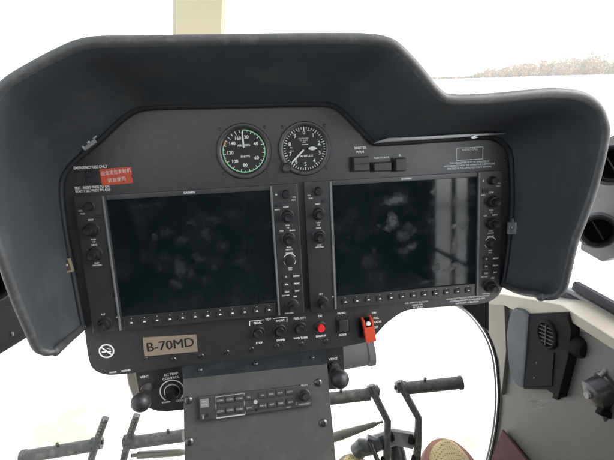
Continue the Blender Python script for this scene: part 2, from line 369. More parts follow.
# ================================================================== GLARESHIELD
PAIRS = [  # seam on the panel (photo sight line), rim, rim height above the panel
    ((83, 327), (52, 354), 92), ((82, 321), (43, 354), 97), ((80, 312), (33, 348), 103), ((76, 290), (24, 329), 114), ((72, 268), (12, 301), 125), ((67, 240), (0, 268), 136),
    ((63, 212), (-14, 225), 145), ((61, 192), (-22, 180), 150), ((62.5, 178), (-22, 140), 152), ((70, 166), (-12, 102), 154), ((80, 156), (4, 80), 155),
    ((100, 139), (36, 60), 156), ((118, 122), (62, 46.5), 157), ((130, 113), (78, 40), 158), ((142, 108.5), (98, 36.5), 158), ((160, 107), (130, 36), 158),
    ((200, 106), (190, 35), 158), ((250, 105), (260, 34), 158), ((300, 104), (330, 33.5), 158), ((325, 104), (366, 34), 158), ((336, 107), (385, 37), 158),
    ((345, 114), (400, 45), 158), ((360, 129), (420, 66), 157), ((373, 142), (438, 88), 155), ((385, 143), (452, 94.5), 152), ((420, 141), (495, 93), 148),
    ((460, 138.5), (545, 88.5), 144), ((488, 137), (578, 91), 142), ((500, 141), (596, 101), 140), ((508, 149), (605, 117), 138), ((511, 162), (607.5, 137), 136),
    ((512, 200), (598, 182), 128), ((510.5, 225), (587, 216), 122), ((508.5, 245), (577, 243), 116), ((506.5, 262), (570, 272), 108), ((505, 270), (566, 287), 102), ((504, 276), (558, 296.5), 97), ((503.3, 280), (550, 299.5), 93), ((502.5, 284), (543, 300), 90)]
A = smooth([P(*a, 2) for a, _, _ in PAIRS], 5); B = smooth([P(*b_, z) for _, b_, z in PAIRS], 5)
RR = 5.5
def hood():
    sh = bmesh.new(); tr = bmesh.new(); rows = []; trs = []
    for i in range(len(A)):
        t = (B[min(i + 1, len(B) - 1)] - B[max(i - 1, 0)]) + (A[min(i + 1, len(A) - 1)] - A[max(i - 1, 0)])
        t.normalize(); d = (B[i] - A[i]).normalized(); n = d.cross(t).normalized()
        if n.dot(Vector((A[i].x, A[i].y + 80, 0))) < 0: n = -n
        ax = (d - t * d.dot(t)).normalized(); c = B[i] - n * RR; lip = c - n * RR
        row = []
        for k in range(13):
            s = k / 12; q = A[i].lerp(lip, s) + n * (7 * math.sin(math.pi * min(1, s * 1.02)) * (1 - .25 * s))
            if s > .88: q -= n * (1.6 * math.sin(math.pi * (s - .88) / .12))
            row.append(q)
        outer = [c + n * RR - ax * s * (B[i] - A[i]).length + n * 12 * s for s in (0.0, .25, .55, .85)]
        outer.append(A[i] + n * 16 + Vector((0, 0, -30)))
        arc = [c + (-n * math.cos(q) + ax * math.sin(q)) * RR for q in [math.pi * k / 8 for k in range(9)]]
        rows.append((row, outer)); trs.append(arc)
    vr = [[sh.verts.new(q) for q in r + o] for r, o in rows]
    for X, Y in zip(vr, vr[1:]):
        for k in range(len(X) - 1):
            if k == 12: continue
            sh.faces.new((X[k], X[k + 1], Y[k + 1], Y[k]))
    for X in (vr[0], vr[-1]): sh.faces.new(X)
    bmesh.ops.recalc_face_normals(sh, faces=sh.faces[:])
    va = [[tr.verts.new(q) for q in r] for r in trs]
    for X, Y in zip(va, va[1:]):
        for k in range(8): tr.faces.new((X[k], X[k + 1], Y[k + 1], Y[k]))
    for X in (va[0], va[-1]): tr.faces.new(X)
    bmesh.ops.recalc_face_normals(tr, faces=tr.faces[:])
    gs = thing('glareshield', 'large dark charcoal hood with worn rim shrouding the instrument panel', 'glareshield')
    part('shell', MB().add(sh), 'hood', gs); part('edge_trim', MB().add(tr), 'trim', gs)
    for r0, o0 in (rows[0], rows[-1]):
        ce = r0[12].lerp(o0[0], .5); sph = [(RR * 1.04 * math.sin(math.pi * k / 10), -RR * 1.04 * math.cos(math.pi * k / 10)) for k in range(11)]
        part('end_trim', MB().tube(r0[:11] + [r0[11].lerp(ce, .4), ce], 4.9, 16).lathe(sph, 20, Matrix.Translation(ce)), 'trim', gs)
    part('seal', MB().tube([a + Vector((0, 0, 1.5)) for a in A], 4.0, 10), 'rubber', gs)
    def clip(px, py, ang, m, L=18, Wd=12):
        p = P(px, py, 9); mb = MB()
        mb.box(-L / 2, L / 2, -Wd / 2, -Wd / 2 + 2, 0, 4, .5).box(-L / 2, L / 2, Wd / 2 - 2, Wd / 2, 0, 4, .5).box(-L / 2, -L / 2 + 2.5, -Wd / 2, Wd / 2, 0.3, 4.3, .5)
        mb.box(-L / 2, L / 2, -Wd / 2, Wd / 2, -1.5, .5, .4).lathe([(2.2, 0), (2.2, 3), (1.4, 3.6), (0, 3.6)], 14, Matrix.Translation((1, 0, .3)))
        mb.box(L / 2 - 1, L / 2 + 5, -1.2, 1.2, 1, 3, .4)
        part('clip', mb, m, gs, p, Euler((0, 0, R(ang))), label='%s clip on the seam' % ('brass' if m == 'brass' else 'silver'))
    clip(88, 142.5, 33, 'silver'); clip(67.5, 265.5, 98, 'brass'); clip(511.5, 228, 88, 'silver')
    # polished lip along the seam over the right display
    lo = [P(x, y, 22) for x, y in ((373, 144.2), (384, 142.6), (420, 140.2), (460, 137.6), (490, 135.6), (507, 134.4))]
    hi = [P(x, y, 22) for x, y in ((377, 141), (388, 137.4), (420, 136), (460, 133.8), (490, 132.7), (507, 132.6))]
    mb = MB(); mb.prism([(p.x, p.y) for p in lo] + [(p.x, p.y) for p in reversed(hi)], 6, 22, 1.6)
    part('lip_strip', mb, 'lip', gs, label='glossy lip along the seam')
    mb = MB(); mb.prism([(0, 0), (9, 2), (5, 3.5), (11, 5), (3, 5.5), (-3, 3)], 0, 2, .4)
    part('latch', mb, 'silver', gs, P(472, 139.2, 23))
    return gs
hood()

# ================================================================== INSTRUMENT PANEL
CONT = [(84, 328), (79.5, 310), (74.5, 280), (69.5, 250), (64.5, 215), (61, 192), (63, 178), (71, 167), (81, 157), (101, 140), (119, 123), (131, 114), (142, 109.5), (160, 108),
        (200, 107), (250, 106), (300, 105), (325, 105), (335, 108), (344, 115), (359, 130), (372, 143.5), (385, 144.5), (420, 142.5), (460, 139.5), (488, 138), (499, 142), (507, 150), (510, 162),
        (511, 200), (508.5, 245), (506, 275), (502.5, 289), (496, 298), (484, 303.5), (460, 305.8), (430, 308), (412, 309.7), (401, 313.2), (391, 320), (384, 326), (376, 335), (368, 341.5),
        (350, 345.8), (330, 349), (300, 353), (250, 359), (200, 364.4), (181, 366.7), (156, 370.5), (132, 373.4), (112, 375.2), (102, 374), (94, 370), (89.5, 363), (86.5, 348)]
panel = thing('instrument_panel', 'dark grey instrument panel holding two dead displays and two round dials', 'instrument panel')
def outline(n=3):
    out = []; L_ = len(CONT); pts = [P(*c) for c in CONT]
    for i in range(L_):
        a, b_, c, d = pts[i - 1], pts[i], pts[(i + 1) % L_], pts[(i + 2) % L_]
        for k in range(n):
            t = k / n; q = .5 * (2 * b_ + (c - a) * t + (2 * a - 5 * b_ + 4 * c - d) * t * t + (3 * b_ - a - 3 * c + d) * t ** 3); out.append((q.x, q.y))
    return out
part('panel_plate', MB().prism(outline(), -4, 0, 1.0), 'panel', panel)
SCREW = MB().lathe([(3.4, 0), (3.4, 1.0), (2.6, 1.9), (1.3, 2.1), (1.2, 1.2), (0, 1.2)], 20).mesh('steel', 'screw')
SCREWS = MB().lathe([(2.0, 0), (2.0, .6), (1.5, 1.1), (.8, 1.2), (.7, .6), (0, .6)], 16).mesh('steel', 'screw')
for q in ((201.7, 355.6), (227, 352), (252, 349), (277, 346.2), (301.5, 343.6), (326, 340.8), (174, 359.2)): part('screw', SCREW, parent=panel, loc=P(*q, 0))
for q in ((146, 358), (146, 341), (505, 160), (507, 182)): part('screw', SCREWS, parent=panel, loc=P(*q, 0))
tx = MB()
def tp(s, px, py, size, **k): p = P(px, py); tx.text(s, p.x, p.y, size, .25, **k)
tp('EMERGENCY USE ONLY', 90.5, 167.3, 5.0, bold=.03, sx=.78); tp('TEST / RESET PRESS TO ON', 92, 187.3, 4.6, bold=.03, sx=.78); tp('WAIT 1 SEC PRESS TO ARM', 93, 190.6, 4.6, bold=.03, sx=.78)
tp('MASTER', 360.3, 147.8, 4.6, bold=.035); tp('WRN', 360, 152, 4.6, bold=.035); tp('PUSH TO MUTE', 381.5, 157.8, 3.6, bold=.03, sx=.85); tp('BL', 400, 155.2, 3.6, bold=.03)
tp('RADIO CALL', 470, 149.4, 4.2, bold=.03)
a, c = P(456.5, 147.4), P(482.7, 158.2)
x0, x1, y0, y1 = a.x, c.x, c.y - 1, a.y - 1
for p, q in (((x0, y0), (x1, y0)), ((x0, y1), (x1, y1)), ((x0, y0), (x0, y1)), ((x1, y0), (x1, y1))): tx.seg(p, q, .9, .22)
for s, py, n in (('THIS HELICOPTER MUST BE OPERATED IN', 162.3, 0), ('ACCORDANCE WITH THE OPERATING LIMITATIONS', 165, 0), ('SPECIFIED IN THE APPROVED FLIGHT MANUAL', 167.7, 0)): tp(s, 469.5, py, 3.5, bold=.03, sx=.92)
for s, px, py in (('FUEL CAPACITY 84.1 US GAL', 416.5, 302.9), ('USABLE FUEL', 417.5, 305.3), ('83.1 US GAL', 418, 307.6)): tp(s, px, py - .5, 3.0, bold=.03, sx=.95)
for s, px, py in (('AVOID CONTINUOUS OPERATION IN SHADED', 468, 297.4), ('NG RANGE EXCEPT AS REQUIRED FOR', 467.5, 300), ('SAFE FLIGHT OPERATION', 467, 302.6)): tp(s, px, py, 3.4, bold=.03, sx=.95)
for s, px, py in (('PEDAL', 257.8, 323), ('TEST', 268.2, 319.3), ('FADEC', 280.3, 320.6), ('FUEL QTY', 299.8, 318.2), ('DU', 320, 316), ('FADEC', 341.5, 313.2), ('STOP', 259.3, 343), ('OVSPD', 280.8, 340.2), ('FWD TANK', 300.8, 338), ('BACKUP', 321, 336), ('MODE', 342.6, 334.8),
                  ('ON', 374, 312.8), ('FUEL', 376, 318), ('VALVE', 377.6, 322), ('OFF', 375.8, 327.4)): tp(s, px, py, 4.4, bold=.03, sx=.9)
for l in (((249.7, 326), (249.7, 321.3), (264, 319.8)), ((273, 318.6), (287, 317), (287, 321.6))):
    l = [P(*q) for q in l]
    for p, q in zip(l, l[1:]): tx.seg(p, q, 1, .22)
tp('DOOR', 113, 372.3, 3.2, bold=.03); tp('RELEASE', 126, 370.6, 3.2, bold=.03)
c = P(106.5, 351)
tx.ring(8.3, 10.3, 0, 360, .25, 40, c[:2])
for dx, dy in ((-.8, .3),): tx.seg((c.x - 6, c.y + 6), (c.x + 6, c.y - 6), 2, .27)
tx.seg((c.x - 6.5, c.y - 1.2), (c.x - .9, c.y - 1.2), 2.2, .24); tx.seg((c.x + 2.6, c.y - 1.2), (c.x + 6, c.y - 1.2), 2.2, .24)
tx.seg((c.x + 3, c.y + 1.6), (c.x + 6.2, c.y + 1.6), .9, .24); tx.seg((c.x + 1, c.y + 3.6), (c.x + 5.6, c.y + 3.6), .9, .24)
part('lettering', tx, 'white', panel)
# red placard and rocker beside it
a, bb, cc, dd = [P(*q) for q in ((99.3, 169.2), (131.2, 166.6), (133.2, 182.8), (102.2, 185.6))]
o = part('placard', MB().prism([q[:2] for q in (a, bb, cc, dd)], .1, .9, .2), 'red', panel, label='red placard with white characters')
p1, p2 = P(116, 172.2), P(117, 179.8); ang = 4
part('lettering', MB().text('应急定位发射机', p1.x, p1.y, 6.1, 1.05, ang, .0, sx=.88).text('紧急使用', p2.x, p2.y, 6.1, 1.05, ang, .0, sx=.95), 'white', o)
p = P(91.5, 177); part('rocker_switch', MB().box(-8, 8, -9, 9, 0, 1.2, .5).box(-6, 6, -7.5, 0, 1, 2.8, .8).box(-6, 6, 0, 7.5, 1, 2.0, .8), 'key', panel, p)
p = P(132.6, 176); part('screw', SCREWS, parent=panel, loc=p)
# three push keys over the right display
for (l, r, t, bo, h, sp) in ((354.5, 369.3, 157, 171, 12, 1), (374.6, 391.5, 162.5, 171, 10, 0), (396.5, 406.5, 158.5, 170.8, 12, 0)):
    a, c = P(l, bo, h), P(r, t, h); w, hh = c.x - a.x, c.y - a.y; ce = (a + c) / 2
    mb = MB()
    if sp: mb.box(-w/2, w/2, .35, hh/2, 0, h, .8).box(-w/2, w/2, -hh/2, -.35, 0, h, .8).box(-w/2 + .5, w/2 - .5, -1, 1, 0, h - 1.2, 0)
    else: mb.box(-w/2, w/2, -hh/2, hh/2, 0, h, .8)
    k = part('push_key', mb, 'keyface', panel, (ce.x, ce.y, 0))
    part('surround', MB().box(-w/2 - 3, w/2 + 1.5, -hh/2 - 1.5, hh/2 + 1.5, .1, 3, .4), 'rubber', k)
# test push buttons
BTN = MB().lathe([(9.2, 0), (9.2, 1.6), (8.4, 2.4), (7, 2.4), (6.6, 1.4), (6.2, 1.4), (6.2, 7), (5.4, 8), (3, 7.4), (0, 7.2)], 36).mesh('knob', 'test_button')
for q in ((258.4, 332.3), (280, 330.2), (299.8, 327.8)): part('test_button', BTN, parent=panel, loc=P(*q, 0))
o = part('backup_button', MB().lathe([(8.6, 0), (8.6, 2), (7.6, 3), (6, 3), (6, 2), (0, 2)], 36), 'knob', panel, P(320.5, 326.8, 0))
part('button_cap', MB().lathe([(5.4, 1.5), (5.4, 8), (4.8, 9), (0, 9.3)], 30), 'redb', o, label='red push cap')
p = P(342.8, 324.6, 0); o = part('mode_switch', MB().box(-10, 10, -12, 12, 0, 2.5, 1), 'rubber', panel, p)
part('rocker', MB().box(-7, 7, -9, 9, 1, 6.5, 1.6), 'bezel', o)
# guarded fuel valve switch
p = P(364.5, 327, 0); o = part('fuel_valve_switch', MB().box(-9, 9, -15, 15, 0, 3, .8).lathe([(5, 3), (5, 7), (0, 7)], 20), 'black', panel, p)
mb = MB(); tl = Matrix.Translation((1, 19, 5)) @ Matrix.Rotation(R(10), 4, 'X') @ Matrix.Rotation(R(9), 4, 'Z')
mb.box(-7.5, -4.5, -36, 0, 0, 13, .8, tl).box(4.5, 7.5, -36, 0, 0, 13, .8, tl).box(-7.5, 7.5, -36, -12, 10.5, 13.6, .8, tl).box(-7.5, 7.5, -37.5, -30, 3, 13.3, .8, tl)
part('guard', mb, 'guard', o, label='red flip guard standing proud')
part('toggle', MB().tube([(1, 5, 6), (1.5, 12, 17)], [2.2, 3.0], 14).lathe([(3.2, 0), (3, 2), (0, 2.6)], 14, Matrix.Translation((1.5, 12, 16.5))), 'white', o, label='white toggle tip')
# registration plate
pc = [P(*q) for q in ((143, 337.4), (196.2, 334.4), (197.8, 351.3), (144.5, 356))]
o = part('registration_plate', MB().prism([(q.x, q.y) for q in pc], .1, 1.6, .3), 'plate', panel, label='coppery plate reading B-70MD')
c = sum(pc, Vector()) / 4
part('lettering', MB().text('B-70MD', c.x - .35, c.y, 19, 1.8, 1.2, .0, sx=1.02).text('B-70MD', c.x + .35, c.y + .2, 19, 1.86, 1.2, .0, sx=1.02), 'ink', o)

# ================================================================== FLIGHT DISPLAYS
KB = MB().lathe([(9.6, 0), (9.6, .8), (8.6, 1.4), (8.0, 1.4), (7.8, 9), (7.0, 10), (5.2, 10.2), (5.0, 10)], 40, knurl=.04).mesh('knob', 'knob')
KBC = MB().lathe([(5.0, 9.5), (5.0, 17.5), (4.4, 18.6), (2, 18.3), (0, 18.2)], 30, knurl=.05).mesh('knob', 'knob_cap')
KS = MB().lathe([(6.4, 0), (6.4, .6), (5.4, 1.2), (5.2, 8.6), (4.6, 9.6), (0, 9.6)], 32, knurl=.05).mesh('knob', 'knob')
KJ = MB().lathe([(8.2, 0), (8.2, .8), (6.4, 1.6), (6.2, 7), (5.5, 8.5), (0, 9)], 32, knurl=.06).mesh('knob', 'knob')
SK = MB().box(-4.6, 4.6, -3.6, 3.6, 0, 2.4, .7).mesh('key', 'softkey')
SKT = MB().poly([(-1.9, -1.0), (1.9, -1.0), (1.0, .9), (-1.0, .9)], 2.5).mesh('white', 'arrow_mark')
KEY = MB().box(-5, 5, -3.3, 3.3, 0, 2.2, .8).mesh('key', 'key')
def display(x, y, label, sm):
    o = thing('flight_display', label, 'flight display', (x, y, 0), group='displays set in the instrument panel')
    mb = MB()
    mb.box(-39, 0, -178, 7.5, 0, 8, 1.2).box(211, 249, -178, 7.5, 0, 8, 1.2)
    mb.box(0, 211, .2, 7.2, 0, 7.2, .8).box(0, 211, -177.4, -158.6, 0, 6.6, .8).box(-1, 212, -160, 1, 0, 1.5, 0)
    mb.box(.3, 210.7, -159.3, -158.7, 7, 8.2, .25)
    bz = part('bezel', mb, 'bezel', o)
    part('screen', MB().box(.1, 210.9, -158.2, -.1, 1.7, 4.6, 0), sm, o, label='blank glass with smears and painted reflections')
    for xx in (-4.2, 211.8): part('edge_strip', MB().box(xx, xx + 2.6, -177, 6, 7, 10, .7), 'strip', o, label='bare metal strip beside the screen')
    def knob(big, kx, ky):
        k = part('knob', {2: KB, 1: KS, 3: KJ}[big], parent=o, loc=(kx, ky, 8))
        if big == 2: part('knob_cap', KBC, parent=k)
    lx, rx = -21.5, 232.5
    knob(1, lx + 1, -6); knob(2, lx, -36.3); knob(2, lx, -68.5); knob(2, lx, -165); knob(1, rx, -6); knob(2, rx, -36); knob(2, rx, -67.5); knob(3, rx, -98.3); knob(2, rx, -164.2)
    for kx in (226, 240.3):
        for ky, in ((-121.5,), (-132.5,), (-143.2,)): part('key', KEY, parent=o, loc=(kx, ky, 7.6))
    for ky, kx in ((-20, lx + 11), (-20, rx - 10)): part('key', MB().box(-4.6, 4.6, -2.4, 2.4, 0, 1.8, .7).mesh('key', 'key'), parent=o, loc=(kx, ky, 7.8))
    for i in range(12):
        s = part('softkey', SK, parent=o, loc=(12.5 + i * 17.0, -167.4, 6.3)); part('arrow_mark', SKT, parent=s)
    t = MB()
    def T(s, xx, yy, sz=3.2, z=8.15): t.text(s, xx, yy, sz, z, 0, .03)
    T('GARMIN', 105.5, 3.7, 3.9, 7.35)
    T('NAV', lx, -23.5); T('VOL', lx - 11, -11, 2.6); T('PUSH', lx - 9, -15, 2.4); T('PUSH', lx, -49.5, 2.4); T('1-2', lx, -52.6, 2.6); T('HDG', lx, -57.0); T('PUSH', lx, -81.2, 2.4); T('HDG SYNC', lx, -84.3, 2.4); T('ALT', lx - 1, -152.5)
    T('VOL', rx + 11, -11, 2.6); T('PUSH', rx + 10, -15, 2.4); T('COM', rx - 1, -23.5); T('EMERG', rx - 13, -26.5, 2.2); T('PUSH', rx, -49.2, 2.4); T('1-2', rx, -52.3, 2.6); T('CRS', rx - 9, -56.6, 3.0); T('BARO', rx + 6, -56.6, 3.0); T('PUSH', rx, -80.2, 2.4); T('CRS CTR', rx, -83.2, 2.4)
    T('RANGE', rx, -88.3, 3.0); T('PUSH', rx, -109.5, 2.4); T('PAN', rx, -112.5, 2.4)
    for s, kx, ky in (('D', 226, -121.5), ('MENU', 240.3, -121.5), ('FPL', 226, -132.5), ('PROC', 240.3, -132.5), ('CLR', 226, -143.2), ('ENT', 240.3, -143.2)): T(s, kx, ky, 3.1, 9.95)
    T('DFLT MAP', 224, -149, 2.2); T('FMS', rx + 5, -151.8, 3.0); T('PUSH CRSR', rx - 5, -175.5, 2.4)
    t.ring(7.6, 9, -135, -100, 8.15, 6, (rx, -98.3)).ring(7.6, 9, 100, 135, 8.15, 6, (rx, -98.3)).ring(8.6, 9.6, -60, 60, 8.15, 16, (rx, -98.3))
    t.ring(0, 1.3, 0, 360, 8.15, 12, (lx + 16, -158)).ring(0, 1.4, 0, 360, 8.15, 12, (rx - 13, -6))
    for i in range(12): t.seg((12.5 + i * 17, -161.6), (12.5 + i * 17, -162.6), .9, 6.75)
    part('lettering', t, 'white', o)
    return o
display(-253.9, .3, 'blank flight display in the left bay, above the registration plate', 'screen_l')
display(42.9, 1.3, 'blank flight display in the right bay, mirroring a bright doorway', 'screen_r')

# ================================================================== ROUND DIALS
def dial(px, py, name, label, r):
    c = P(px, py); o = thing(name, label, 'gauge', (c.x, c.y, 0), group='round dials above the displays')
    k = r / 37.0
    part('case_ring', MB().lathe([(37 * k, 0), (37 * k, 3), (36 * k, 4.2), (33 * k, 4.6), (30.5 * k, 3.2), (30 * k, .8)], 64, caps=False), 'bezel', o)
    d = part('dial_face', MB().lathe([(30.4 * k, .6), (30.4 * k, 1.0), (0, 1.0)], 64), 'dial', o)
    for sx, sy in ((-1, 1), (1, 1), (1, -1), (-1, -1)):
        if name == 'altimeter' and (sx, sy) == (-1, -1): continue
        part('screw', SCREWS, parent=o, loc=(sx * 29.5 * k, sy * 29.5 * k + 1, 0))
    return o, d, k
o, d, k = dial(244.2, 151.2, 'airspeed_indicator', 'round airspeed dial with green arc and needle at zero', 36.5)
g_ = MB().ring(27.2 * k, 28.6 * k, 0, 288, 1.2, 90)
part('green_arc', g_, 'green', d)
part('amber_mark', MB().ring(26 * k, 28.6 * k, 289, 299, 1.2, 8), 'amber', d)
mk = MB()
for a in range(0, 360, 12):
    if a >= 300: mk.tick(23.2 * k if a % 24 == 0 else 25 * k, 28.4 * k, a + 2, 1.0, 1.3)
for i in range(25): mk.tick((24.4 if i % 2 == 0 else 26) * k, 28.2 * k, i * 12, .95 if i % 2 == 0 else .7, 1.32)
for s, a in (('20', 13), ('40', 61), ('60', 121), ('80', 180), ('100', 226), ('120', 266), ('140', 305), ('160', 337)): mk.text(s, 18.8 * k * math.sin(R(a)), 18.8 * k * math.cos(R(a)), 6.4, 1.25, 0, .02, sx=.95)
mk.text('AIRSPEED', 0, 7.5, 4.0, 1.25, 0, .03).text('KNOTS', 1, -7, 3.6, 1.25, 0, .03)
part('lettering', mk, 'white', d)
nd = MB().prism([(-1.15, 4.5), (1.15, 4.5), (1.05, 24), (0, 26.5), (-1.05, 24)], 2.2, 2.8, .15, Matrix.Rotation(R(2), 4, 'Z'))
part('hub', MB().lathe([(3, 1), (3, 2.6), (0, 3)], 20), 'dial', d)
part('needle', nd, 'white', d, label='white needle pointing straight up')
o, d, k = dial(304.6, 148.6, 'altimeter', 'round altimeter with long and short white hands and a setting knob', 36.0)
mk = MB()
for i in range(50): mk.tick((25.2 if i % 5 == 0 else 26.6) * k, 29.6 * k, i * 7.2, 1.3 if i % 5 == 0 else .85, 1.3)
for i in range(10): mk.text(str(i), 21.6 * k * math.sin(R(i * 36)), 21.6 * k * math.cos(R(i * 36)), 7.2, 1.25, 0, .02)
mk.text('CALIBRATED', -1, 13.5, 2.4, 1.25).text('TO 20,000', -1, 11, 2.4, 1.25).text('FEET', 0, 8.5, 2.4, 1.25).text('ALTITUDE', 2, -10, 3.8, 1.25, 0, .03).text('100', -7, 23.4, 2.2, 1.25).text('FEET', 7, 23.6, 2.2, 1.25)
mk.seg((-3, 5.5), (5, 5.5), .7, 1.3).text('29.9', 20.5, 3.6, 3.0, 1.26).text('MB', -18.5, 2, 2.4, 1.25).text('1013', -18, -2.4, 2.6, 1.25)
part('lettering', mk, 'white', d)
h = MB().prism([(-1.15, 2), (1.15, 2), (1.15, 24), (0, 27.5), (-1.15, 24)], 2.8, 3.3, .1, Matrix.Rotation(R(-226), 4, 'Z'))
part('long_hand', h, 'white', d)
h = MB().prism([(-1, 5), (1, 5), (2.6, 10), (2.2, 13), (0, 17), (-2.2, 13), (-2.6, 10)], 2.2, 2.7, .1, Matrix.Rotation(R(-91), 4, 'Z'))
part('short_hand', h, 'white', d); part('hub', MB().lathe([(2.4, 1), (2.4, 3.8), (0, 4)], 20), 'dial', d)
kc = P(286, 167.2); c = P(304.6, 148.6)
part('setting_knob', MB().lathe([(8.2, 0), (8.2, 2), (7.4, 3), (6.2, 3), (6.0, 12), (5, 13), (0, 12.6)], 36, knurl=.04), 'bezel', o, (kc.x - c.x, kc.y - c.y, 0))

# ================================================================== CENTRE PEDESTAL
TLc = Vector(((183 - 307) / FPX * 596, (230 - 379) / FPX * 596, -596)); TL = CAMR.transposed() @ (TLc - CAMT)
_b = SX(184, 460, TL.x + .5) if False else None
d_ = ray(184, 460); 
TRp = None
# face plane through TL along x, leaning 21 degrees more than the panel
FA = R(21); ROTF = Matrix.Rotation(-FA, 4, 'X')
FN = Vector((0, math.sin(FA), math.cos(FA)))
def F(x, y, h=0.):                                     # sight line meets the pedestal face; local coordinates
    d = ray(x, y); q0 = TL + FN * h; s = (q0 - CAMP).dot(FN) / d.dot(FN); v = CAMP + d * s - TL
    return Vector((v.x, v.y * math.cos(FA) - v.z * math.sin(FA), h))
ped = thing('center_pedestal', 'grey sloping pedestal below the panel carrying the radio audio unit', 'pedestal', TL, ROTF)
tr, bl, br = F(327, 364), F(184.5, 462), F(335.5, 462)
ww = tr.x
f_ = [(0, 0), (ww, tr.y), (br.x, br.y - 60), (bl.x - 1, bl.y - 60)]
part('face_plate', MB().prism(f_, -2.5, 0, .8), 'ped', ped)
body = MB(); body.prism([(3, -4), (ww - 3, tr.y - 4), (br.x - 3, br.y - 58), (bl.x + 2, bl.y - 58)], -70, -2.6); part('body', body, 'ped', ped)
# dark strip from the panel foot down to the face
def loc(v): v = Vector(v) - TL; return Vector((v.x, v.y * math.cos(FA) - v.z * math.sin(FA), v.y * math.sin(FA) + v.z * math.cos(FA)))
s4 = [loc(P(182, 366.2, .4)), loc(P(326, 349.2, .4)), Vector((ww, tr.y - .2, -.6)), Vector((0, -.2, -.6))]
bm_ = bmesh.new(); t_ = [bm_.verts.new(v) for v in s4] + [bm_.verts.new(v + Vector((0, -4, -14))) for v in s4]
for ix in ((0, 1, 2, 3), (7, 6, 5, 4), (0, 4, 5, 1), (1, 5, 6, 2), (2, 6, 7, 3), (3, 7, 4, 0)): bm_.faces.new([t_[i] for i in ix])
bmesh.ops.recalc_face_normals(bm_, faces=bm_.faces[:])
part('upper_cover', MB().add(bm_), 'peddark', ped)
SCP = MB().lathe([(5.4, 0), (5.4, .8), (4.2, 2.2), (2.0, 2.8), (1.7, 1.6), (0, 1.6)], 24).mesh('steel', 'screw')
for q in ((188.6, 400), (189.5, 441.5), (318.6, 382.3), (323.6, 422.6)): part('screw', SCP, parent=ped, loc=F(*q))
sn = (s4[1] - s4[0]).cross(s4[3] - s4[0]).normalized(); sn = sn if sn.z > 0 else -sn
qt = Vector((0, 0, 1)).rotation_difference(sn).to_euler()
for u in (.12, .5, .9): part('screw', SCREW, parent=ped, loc=s4[0].lerp(s4[1], u).lerp(s4[3].lerp(s4[2], u), .45), rot=qt)

# audio unit on the pedestal
a0 = F(199, 400.5, 4); a1 = F(311.5, 386.5, 4); a2 = F(202.5, 421.5, 4)
cen = (F(199, 400.5) + F(312, 407)) / 2
au = thing('audio_panel', 'slim black radio audio unit with two rows of small keys on the pedestal', 'audio panel', TL + Vector((0, 0, 0)), ROTF)
corners = [F(*q, 6) for q in ((198.6, 397), (310.6, 384.3), (312, 405.6), (200.2, 421))]
part('body', MB().prism([(v.x, v.y) for v in corners], .1, 6, .8), 'bezel', au)
AK = MB().box(-5.6, 5.6, -3.9, 3.9, 0, 2.2, .8).mesh('key', 'key')
def Z4(x, y): return (185 + x / 4.386, 375 + y / 4.386)
t = MB(); ang = -1.0
for s, x, y in (('COM1', 155, 112), ('COM2', 197, 107), ('COM3', 238, 102.5), ('COM1', 157, 159), ('COM2', 198, 153.5), ('COM3', 240, 149), ('TEL', 280, 98), ('MUSIC', 283, 144),
                ('PA', 340, 89), ('SPKR', 378, 84), ('AUX', 418, 78), ('NAV1', 459, 73.5), ('NAV2', 342, 134), ('ADF', 381, 129), ('DME', 421, 124), ('MKR', 463, 119)):
    v = F(*Z4(x, y), 7.5); part('key', AK, parent=au, loc=(v.x, v.y, 5.7)); t.text(s, v.x, v.y, 3.2 if len(s) < 5 else 2.7, 8.05, 0, .01)
v = F(*Z4(85, 124), 7.5); k_ = part('key', MB().box(-5.6, 5.6, -5.6, 5.6, 0, 2.2, .8), 'duct', au, (v.x, v.y, 5.7), label='pale square key'); t.text('MKR', v.x, v.y + 2, 3, 8.05, 0, .03).text('MUTE', v.x, v.y - 2, 3, 8.05, 0, .03)
q = [F(*Z4(*z), 6.2) for z in ((134, 97), (259, 80), (264, 172), (138, 189))]
for i in range(4): t.seg(q[i], q[(i + 1) % 4], 1.7 if i == 2 else .7, 6.2)
v = F(*Z4(310, 118), 6.2); t.ring(0, 2.6, 0, 360, 6.2, 20, v[:2])
v = F(*Z4(80, 183), 6.2); t.text('MIC', v.x, v.y, 3.2, 6.2, 90, .03)
v = F(*Z4(524, 45), 6.2); t.text('PILOT', v.x, v.y, 3.4, 6.2, 0, .03)
v = F(*Z4(528, 127), 6.2); t.text('PUSH COPLT', v.x - 1, v.y, 2.8, 6.2, 0, .03); v = F(*Z4(490, 125), 6.2); t.text('SQ', v.x, v.y, 2.8, 6.2, 90, .03); v = F(*Z4(455, 141), 6.2); t.text('CREW', v.x, v.y, 2.2, 6.2, 0, .03)
part('lettering', t, 'greyink', au)
for x, y in ((313, 153), (97, 176)): v = F(*Z4(x, y), 6); part('jack', MB().lathe([(2.2, 0), (2.2, .5), (1.3, .6), (1.2, -.2), (0, -.2)], 16), 'ink', au, (v.x, v.y, 6))
v = F(*Z4(524, 88), 6); k_ = part('knob', MB().lathe([(8.4, 0), (8.4, 1), (7.2, 1.5), (7, 9), (6.2, 10), (4.6, 10)], 36, knurl=.04), 'knob', au, (v.x, v.y, 5.9)); part('knob_cap', MB().lathe([(4.5, 9), (4.5, 16), (4, 17), (0, 17)], 30, knurl=.05), 'knob', k_)

